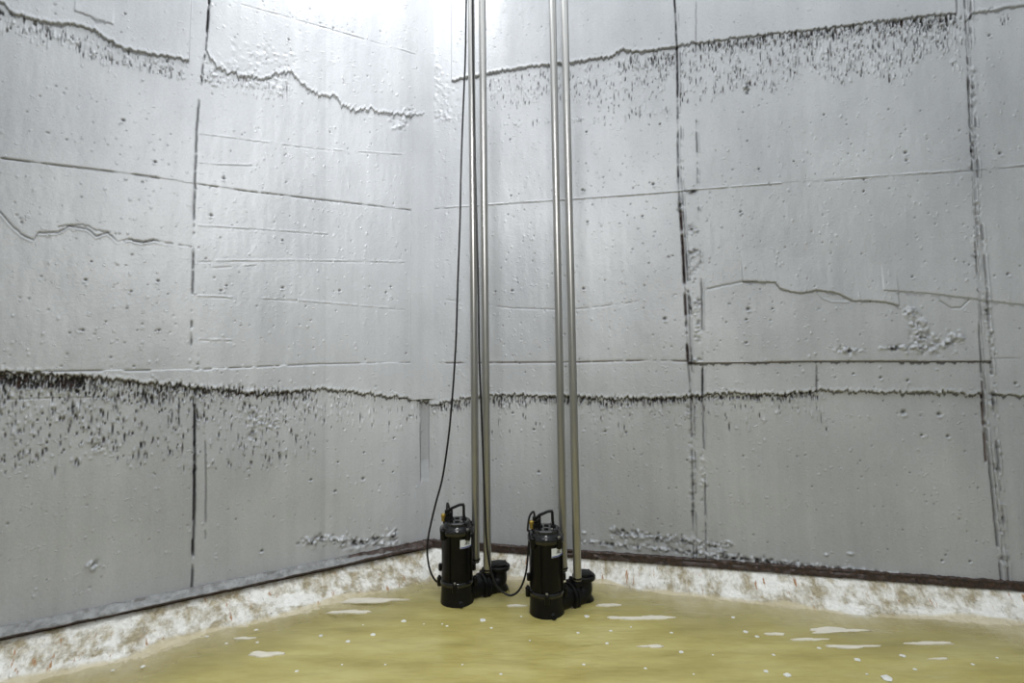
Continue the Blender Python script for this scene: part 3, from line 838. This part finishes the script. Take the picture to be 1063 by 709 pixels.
def build_pump(name, loc, e_ang, label):
    """origin on the water line at the casing axis; local +x = outlet side"""
    root = empty(name, (loc[0], loc[1], 0), e_ang)
    tag(root, label, 'pump', None)
    r = .108
    # motor casing with rounded shoulder
    MB().lathe([(r - .004, .135), (r - .002, .16), (r - .003, .30), (r - .002, .44), (r + .001, .455)], 48).build('motor_casing', M_BLACK, root)
    # ribs down the casing
    rb = MB()
    for k in (0, 1, 2, 3):
        a = math.radians(35 + 90 * k)
        rb.box((math.cos(a) * (r + .002), math.sin(a) * (r + .002), .30), (.012, .012, .30), Matrix.Rotation(a, 3, 'Z'), .003)
    rb.build('casing_rib', M_BLACK, root)
    # upper flange with bolt lugs
    uf = MB().lathe([(r + .002, .448), (r + .010, .452), (r + .012, .462), (r + .012, .480), (r + .008, .488), (r, .490)], 48)
    uf.build('upper_flange', M_GLOSS, root)
    for k in range(4):
        a = math.radians(10 + 90 * k)
        lg = MB().lathe([(.017, .425), (.019, .43), (.019, .486), (.014, .490)], 16, (math.cos(a) * (r + .010), math.sin(a) * (r + .010), 0)).build('lug', M_BLACK, root)
        MB().hexa((math.cos(a) * (r + .010), math.sin(a) * (r + .010), .490), .009, .009).build('bolt', M_BOLT if k == 3 else M_BLACK2, lg)
    # cap
    cap = MB().lathe([(r - .004, .488), (r - .010, .500), (r - .014, .506), (r - .014, .524), (r - .020, .531), (r - .034, .533), (.04, .536), (.005, .536)], 48).build('top_cap', M_GLOSS, root)
    for a in (30, 150, 270):
        x, y = math.cos(math.radians(a)) * .07, math.sin(math.radians(a)) * .07
        MB().hexa((x, y, .533), .008, .008).build('bolt', M_BOLT, cap)
    # handle: post at the outlet side, sloping top bar, post at the middle
    R = Matrix.Rotation(-e_ang, 3, 'Z')                  # handle lies across the view
    h = MB()
    pts = [R @ Vector(p) for p in ((.052, 0, .532), (.047, 0, .57), (.046, 0, .630))]
    h.tube(pts, .0095, 10, 1)
    pts = [R @ Vector(p) for p in ((.050, 0, .632), (.018, 0, .630), (-.012, 0, .618), (-.040, 0, .606), (-.058, 0, .585))]
    h.tube(pts, .0095, 10, 4)
    pts = [R @ Vector(p) for p in ((-.036, 0, .606), (-.036, 0, .57), (-.036, 0, .535))]
    h.tube(pts, .007, 10, 1)
    for x in (.05, -.036): h.box(R @ Vector((x, 0, .539)), (.034, .03, .012), R, .003)
    h.build('handle', M_BLACK2, root)
    # cable entry box and gland at the far left of the cap
    g = R @ Vector((-.070, .0, 0))
    MB().box((g.x, g.y, .535), (.05, .06, .05), R, .008).lathe([(.022, .555), (.022, .572), (.015, .576), (.015, .596), (.011, .600)], 20, (g.x, g.y, 0)).build('cable_box', M_BLACK, root)
    g2 = R @ Vector((-.092, -.02, 0))
    MB().lathe([(.013, .53), (.013, .555), (.016, .558), (.016, .574), (.010, .580)], 14, (g2.x, g2.y, 0)).build('cable_gland', M_BRASS, root)
    g3 = R @ Vector((-.045, -.03, 0))
    MB().lathe([(.006, .53), (.006, .580), (.010, .582), (.010, .588), (.004, .592)], 12, (g3.x, g3.y, 0)).build('eye_bolt', M_BLACK2, root)
    g4 = R @ Vector((.004, -.03, 0))
    MB().box((g4.x, g4.y, .550), (.03, .018, .014), R, .003).build('cap_clip', M_BLACK2, root)
    # lower flange and lugs
    MB().lathe([(r, .118), (r + .007, .122), (r + .009, .130), (r + .009, .142), (r + .004, .150), (r - .002, .152)], 48).build('lower_flange', M_GLOSS, root)
    for k in range(4):
        a = math.radians(178 + 90 * k) - e_ang
        c = (math.cos(a) * (r + .014), math.sin(a) * (r + .014), 0)
        lg = MB().lathe([(.014, .095), (.016, .10), (.016, .150), (.012, .155)], 16, c).build('lug', M_BLACK, root)
        MB().hexa((c[0], c[1], .155), .009, .009).build('bolt', M_BOLT if k == 1 else M_BLACK2, lg)
    for a in (180, 0):
        a = math.radians(a) - e_ang
        MB().lathe([(.010, .195), (.014, .20), (.014, .238), (.010, .242)], 14, (math.cos(a) * (r + .006), math.sin(a) * (r + .006), 0)).build('side_lug', M_BLACK, root)
    # oil chamber and volute
    MB().lathe([(r + .006, -.02), (r + .004, .02), (r + .001, .07), (r, .12)], 48).build('oil_chamber', M_BLACK2, root)
    v = MB().lathe([(r + .002, -.27), (r + .022, -.24), (r + .028, -.16), (r + .020, -.06), (r + .006, -.018)], 48)
    v.build('volute', M_BLACK2, root)
    MB().lathe([(.072, 0), (.070, .10), (.070, .12)], 32, (r - .03, 0, .055), (1, 0, 0)).build('outlet_neck', M_BLACK2, root)
    ft = []
    for a in (-60, 60, 180):
        a = math.radians(a - 40)
        ft.append(MB().tube([(math.cos(a) * r, math.sin(a) * r, -.22), (math.cos(a) * (r + .03), math.sin(a) * (r + .03), -.30), (math.cos(a) * (r + .03), math.sin(a) * (r + .03), -.40)], [.025, .02, .022], 12, 3).build('foot', M_BLACK2, root))
    # flush plug standing at the water line
    a = math.radians(-72) - e_ang
    MB().lathe([(.020, 0), (.020, .018), (.013, .022), (.013, .034)], 16, (math.cos(a) * (r - .004), math.sin(a) * (r - .004), .016), (math.cos(a), math.sin(a), .25)).build('drain_plug', M_BLACK2, root)
    # outlet flange ring pair against the elbow
    fo = MB().lathe([(.082, 0), (.088, .004), (.088, .022), (.082, .026)], 32, (r + .066, 0, .050), (1, 0, 0)).build('outlet_flange', M_BLACK2, root)
    for k in range(4):
        a = math.radians(45 + 90 * k)
        MB().hexa((r + .064, math.cos(a) * .070, .050 + math.sin(a) * .070), .010, -.012, (1, 0, 0)).build('bolt', M_BOLT if k == 2 else M_BLACK2, fo)
    # name plate bent round the casing towards the viewer, with its print
    a0, a1 = math.radians(-74) - e_ang, math.radians(-24) - e_ang
    z0, z1 = .372, .428

    def arc(rr, A0, A1, Z0, Z1, nm, mat, par, n=10):
        mb = MB(); prev = None
        for i in range(n + 1):
            a_ = A0 + (A1 - A0) * i / n
            row = [mb.bm.verts.new((math.cos(a_) * q_, math.sin(a_) * q_, z_)) for q_, z_ in ((rr - .002, Z0), (rr, Z0), (rr, Z1), (rr - .002, Z1))]
            if prev:
                for k in range(4): mb.bm.faces.new((prev[k], row[k], row[(k + 1) % 4], prev[(k + 1) % 4]))
            prev = row
        return mb.build(nm, mat, par)
    pl = arc(r + .003, a0, a1, z0, z1, 'name_plate', M_PLATE, root)
    pl['label'] = 'white name plate marked AC'
    arc(r + .0042, a0 + .02, a1 - .02, z0 + .002, z0 + .009, 'blue_band', M_BLUE, pl)
    # letters A C as bent strokes
    aw = (a1 - a0)

    def strokes(segs, A0, w_, hgt, zb):
        mb = MB()
        for (x0, y0), (x1, y1) in segs:
            n = 5; dx, dy = x1 - x0, y1 - y0; L = math.hypot(dx * w_ * r, dy * hgt)
            ox, oy = -(dy * hgt) / L * .0022, (dx * w_ * r) / L * .0022; prev = None
            for i in range(n + 1):
                t = i / n
                pr = []
                for sgn in (-1, 1):
                    xx = (x0 + dx * t) * w_ + sgn * ox / r; zz = zb + (y0 + dy * t) * hgt + sgn * oy
                    pr.append(mb.bm.verts.new((math.cos(A0 + xx) * (r + .0046), math.sin(A0 + xx) * (r + .0046), zz)))
                if prev: mb.bm.faces.new((prev[0], pr[0], pr[1], prev[1]))
                prev = pr
        return mb
    mb = strokes([((0, 0), (.62, 1)), ((.62, 1), (.8, 0)), ((.3, .38), (.74, .38))], a0 + aw * .36, aw * .20, .022, z0 + .020)
    mb.build('letter_a', M_INK, pl)
    cs = [(.95, .85), (.75, 1), (.35, .95), (.08, .6), (.05, .25), (.3, .0), (.65, .02), (.85, .18)]
    strokes(list(zip(cs, cs[1:])), a0 + aw * .60, aw * .17, .022, z0 + .020).build('letter_c', M_INK, pl)
    return root


P1 = PY(474.5, 560, 3.97); P2 = PY(566.5, 560, 3.79)
E1 = PZ(517, 587, .16); E2 = PZ(605, 597, .16)


def build_elbow(P, E, label):
    dx, dy = E[0] - P[0], E[1] - P[1]; ang = math.atan2(dy, dx); L = math.hypot(dx, dy)
    root = empty('discharge_elbow', (P[0], P[1], 0), ang)
    tag(root, label, 'pipe elbow')
    x0 = .108 + .094
    b = MB().tube([(x0, 0, .050), (x0 + .03, 0, .046), (L - .035, 0, .040), (L, 0, .07), (L + .006, 0, .115), (L + .006, 0, .14)], [.070, .068, .066, .062, .055, .052], 28, 5)
    b.build('elbow_pipe', M_BLACK2, root)
    b = MB().tube([(L - .02, 0, .05), (L + .03, 0, -.06), (L + .045, 0, -.25), (L + .045, 0, -.395)], [.06, .065, .06, .06], 20, 4)
    b.box((L + .04, 0, -.39), (.24, .22, .02), None, .004)
    b.build('pedestal', M_BLACK2, root)
    MB().lathe([(.082, 0), (.088, .004), (.088, .020), (.082, .024)], 32, (x0 - .001, 0, .050), (1, 0, 0)).build('inlet_flange', M_BLACK2, root)
    fl = MB().lathe([(.060, .135), (.076, .137), (.078, .142), (.078, .160), (.074, .164)], 36, (L + .008, 0, 0)).build('top_flange', M_BLACK2, root)
    MB().lathe([(.050, .160), (.058, .163), (.058, .178), (.050, .181)], 36, (L + .008, 0, 0)).build('flange_cover', M_BLACK2, fl)
    for k in range(4):
        a = math.radians(20 + 90 * k)
        MB().hexa((L + .008 + math.cos(a) * .067, math.sin(a) * .067, .164), .009, .012).build('bolt', M_BLACK2, fl)
    # claw that carries the two guide rails
    c = MB(); c.box((x0 + .028, 0, .128), (.060, .11, .022), None, .005)
    c.box((x0 + .018, 0, .150), (.030, .060, .030), Matrix.Rotation(.35, 3, 'Y'), .006)
    c.box((x0 + .028, .0, .100), (.040, .05, .05), None, .006)
    c.build('guide_claw', M_BLACK2, root)
    return root, ang


e1, a1_ = build_elbow(P1, E1, 'black cast discharge elbow beside the left pump, guide rails behind and before it')
e2, a2_ = build_elbow(P2, E2, 'black cast discharge elbow beside the right pump, nearest to the right wall')
build_pump('submersible_pump', P1, a1_, 'black submersible pump standing in the water at the left, further from the viewer')
build_pump('submersible_pump', P2, a2_, 'black submersible pump standing in the water at the right, nearer to the viewer')


def rail(ut, ub, vb, y, label):
    a = PY(ub, vb, y); t = PY(ut, 0, y)
    k = (H_TOP - .05 - a[2]) / (t[2] - a[2]); top_ = a + (t - a) * k
    root = empty('guide_rail', a)
    tag(root, label, 'pipe', 'steel guide rails of the pumps')
    v = Vector(top_ - a)
    n = 24; ax = v.normalized()
    MB().lathe([(.0255, 0), (.0262, .01), (.0262, v.length - .01), (.0255, v.length)], n, (0, 0, 0), ax).build('rail_pipe', M_RAIL, root)
    MB().lathe([(.019, -.012), (.024, -.010), (.024, .004), (.0300, .006), (.0300, .016), (.026, .018)], 20, (0, 0, 0), ax).build('rail_foot_plug', M_BLACK2, root)
    return root


rail(489.0, 494.0, 582, 4.04, 'steel guide rail, leftmost of the four, rising behind the left pump')
rail(500.5, 506.0, 593, 3.91, 'steel guide rail rising in front of the left elbow, with a cable crossing it')
rail(573.5, 585.0, 591, 3.90, 'steel guide rail rising just behind the right pump casing')
rail(585.8, 599.5, 602, 3.76, 'steel guide rail, rightmost of the four, rising from the right elbow')

# ---------------------------------------------------------------- cables


def cable(px, label, tail):
    pts = [PY(u, v, y) for u, v, y in px] + [np.array(t) for t in tail]
    a, b = Vector(pts[0]), Vector(pts[1]); d = (a - b).normalized(); pts = [a + d * ((H_TOP - a.z) / d.z)] + pts
    tb = MB().tube(pts, .0068, 10, 8)
    o = tb.build('power_cable', M_CABLE)
    return tag(o, label, 'cable')


R1 = np.array([P1[0] - .070, P1[1], .60]); R2 = np.array([P2[0] - .070, P2[1], .60])
cable([(484, 0, 3.95), (483, 60, 3.95), (480.5, 120, 3.95), (478.5, 180, 3.95), (477.5, 230, 3.95), (475, 300, 3.95), (473.5, 350, 3.95), (470.5, 400, 3.95), (466, 450, 3.95), (459.5, 495, 3.95), (453, 520, 3.97), (447, 545, 4.0), (444, 562, 4.02), (444, 580, 4.03), (448, 596, 4.05), (456, 604, 4.08)],
      'thin black power cable hanging left of all rails, looping down to the left pump',
      [(P1[0] - .06, P1[1] + .145, .17), (P1[0] - .05, P1[1] + .155, .32), (P1[0] - .06, P1[1] + .145, .48), (P1[0] - .068, P1[1] + .09, .60), (P1[0] - .070, P1[1] + .02, .635), (R1[0], R1[1], .592)])
cable([(490.5, 0, 3.85), (491, 60, 3.85), (492.5, 140, 3.85), (494.5, 220, 3.85), (496.5, 300, 3.85), (497.5, 370, 3.85), (499.5, 420, 3.85), (501, 460, 3.85), (503, 515, 3.84), (505, 560, 3.83), (508, 585, 3.81), (513, 603, 3.80), (521, 614, 3.79), (531, 618, 3.78), (540, 611, 3.77), (546, 594, 3.76), (548.5, 570, 3.76), (549.5, 552, 3.76)],
      'thin black power cable between the left rails, looping up to the right pump',
      [(P2[0] - .118, P2[1] - .02, .52), (P2[0] - .105, P2[1] - .01, .60), (P2[0] - .078, P2[1], .63), (R2[0], R2[1], .592)])

# ---------------------------------------------------------------- pale patches and foam flecks on the water


def film(u, v, wpx, hpx, seed, mat=M_FILM):  # thin flat pale patch lying on the water
    c = PZ(u, v, .002); a = PZ(u - wpx / 2, v, .002); b = PZ(u + wpx / 2, v, .002)
    f_ = PZ(u, v - hpx / 2, .002); n_ = PZ(u, v + hpx / 2, .002)
    L = np.linalg.norm(b - a) / 2; D = abs(f_[1] - n_[1]) / 2
    r = np.random.RandomState(seed); N_ = 40; mb = MB()
    th = np.linspace(0, 2 * math.pi, N_, endpoint=False)
    rr = 1 + .16 * np.sin(3 * th + r.rand() * 6) + .13 * np.sin(5 * th + r.rand() * 6) + .07 * r.randn(N_)
    up = [mb.bm.verts.new((L * k * math.cos(t) * .92, D * k * math.sin(t) * (.35 + .65 * abs(math.sin(t / 2 + seed))), .004)) for t, k in zip(th, rr)]
    lo_ = [mb.bm.verts.new((v_.co.x * 1.01, v_.co.y * 1.01, -.004)) for v_ in up]
    ce = mb.bm.verts.new((0, 0, .0045))
    for i in range(N_): mb.bm.faces.new((ce, up[i], up[(i + 1) % N_]))
    for i in range(N_): mb.bm.faces.new((lo_[i], lo_[(i + 1) % N_], up[(i + 1) % N_], up[i]))
    o = mb.build('scum_film', mat, smooth=False); o.location = (c[0], c[1], .001)
    return o


FILMS = [
    (277, 679, 40, 6, 'thin white scum film on the water at the lower left, longest on that side'),
    (253, 663, 22, 3, 'short white scum streak on the water just above the long lower left one'),
    (362, 635, 44, 4, 'white scum streak on the water near the left benching, below the pale wet patch'),
    (383, 623, 70, 6, 'broad pale scum film against the left benching, left of the left pump'),
    (536, 629, 20, 2.5, 'small white scum streak between the two pumps'),
    (631, 628, 24, 3, 'white scum streak just right of the right elbow'),
    (641, 641, 26, 2.5, 'white scum streak right of the right pump, second from the elbow'),
    (672, 642, 62, 5, 'long pale scum film on the water between right pump and right wall'),
    (676, 671, 28, 3, 'short scum streak below the long film right of the pumps'),
    (805, 658, 22, 3, 'short white scum streak left of the broadest right-hand film'),
    (868, 655, 62, 7, 'broadest pale scum film on the right, near the benching'),
    (838, 664, 38, 3, 'narrow scum streak just under the broadest right film'),
    (884, 671, 60, 4, 'long narrow white scum streak, lowest of the right-hand cluster'),
    (966, 668, 50, 4, 'pale scum film at the far right of the water'),
    (975, 684, 20, 2, 'tiny scum streak at the lower far right'),
]
for i, (u_, v_, w_, h_, lb) in enumerate(FILMS):
    tag(film(u_, v_, w_, h_, 600 + i), lb, 'scum', 'scum films on the water')  # thin flat pale patches; scum is only the category name

FL = [(333, 660, 5), (387, 659, 7), (361, 666, 6), (419, 645, 7), (308, 697, 5), (501, 644, 8), (464, 650, 4), (459, 648, 3), (440, 648, 3), (377, 649, 3), (266, 654, 5), (254, 649, 5), (267, 667, 4), (817, 701, 9), (890, 685, 7), (937, 681, 6), (761, 641, 5), (774, 656, 6), (786, 661, 5), (707, 677, 6), (630, 668, 5), (697, 657, 4), (920, 704, 12), (803, 680, 4), (670, 694, 4), (850, 673, 5), (795, 697, 6), (900, 700, 3), (580, 634, 6), (609, 640, 7), (600, 657, 4), (566, 642, 4), (510, 652, 4), (541, 640, 3), (117, 696, 4), (148, 692, 5), (215, 661, 4), (235, 668, 4), (550, 665, 3), (634, 655, 4), (740, 680, 3), (1010, 690, 4), (950, 695, 4), (1035, 683, 3), (720, 700, 3), (606, 690, 4), (480, 690, 3), (400, 690, 3), (520, 700, 4), (355, 690, 3), (655, 651, 3)]
FLAB = {(920, 704): 'largest foam fleck, on the water at the lower right edge of the view',
        (817, 701): 'wide foam fleck at the bottom edge, left of the largest one',
        (501, 644): 'large foam fleck on the water in front of the left pump and elbow',
        (419, 645): 'lone foam fleck on the water left of and before the left pump',
        (609, 640): 'large foam fleck on the water just in front of the right elbow',
        (580, 634): 'foam fleck touching the waterline right in front of the right pump',
        (387, 659): 'wide foam fleck between the long left scum film and the left pump',
        (890, 685): 'foam fleck below the long narrow scum streak on the right',
        (774, 656): 'foam fleck just left of the short right-hand scum streak',
        (761, 641): 'lone foam fleck closest to the benching on the right',
        (117, 696): 'leftmost foam fleck, on the water beside the left benching',
        (1035, 683): 'rightmost foam fleck, at the far right of the water',
        (308, 697): 'foam fleck near the bottom edge, right of the thin lower left scum film',
        (361, 666): 'foam fleck below and left of the wide one at the left of the pumps'}
fm = []
for k in range(6):
    mb = MB(); bmesh.ops.create_icosphere(mb.bm, subdivisions=2, radius=1.0)
    rr = random.Random(k)
    for v in mb.bm.verts: v.co = Vector((v.co.x, v.co.y, v.co.z * .35)) * (1 + rr.uniform(-.22, .22))
    o = mb.build('foam_fleck', M_FOAM); fm.append(o.data); bpy.data.objects.remove(o)
for i, (u_, v_, w_) in enumerate(FL):
    o = bpy.data.objects.new('foam_fleck', fm[i % 6]); COL.objects.link(o)
    p = PZ(u_, v_, 0); k = w_ * .36 * np.linalg.norm(p) / F
    o.location = (p[0], p[1], .001); o.scale = (k, k * 1.0, k * .8); o.rotation_euler = (0, 0, random.uniform(-.4, .4))
    tag(o, FLAB.get((u_, v_), 'small fleck of white foam floating on the yellow-green water'), 'foam', 'foam flecks floating on the water')
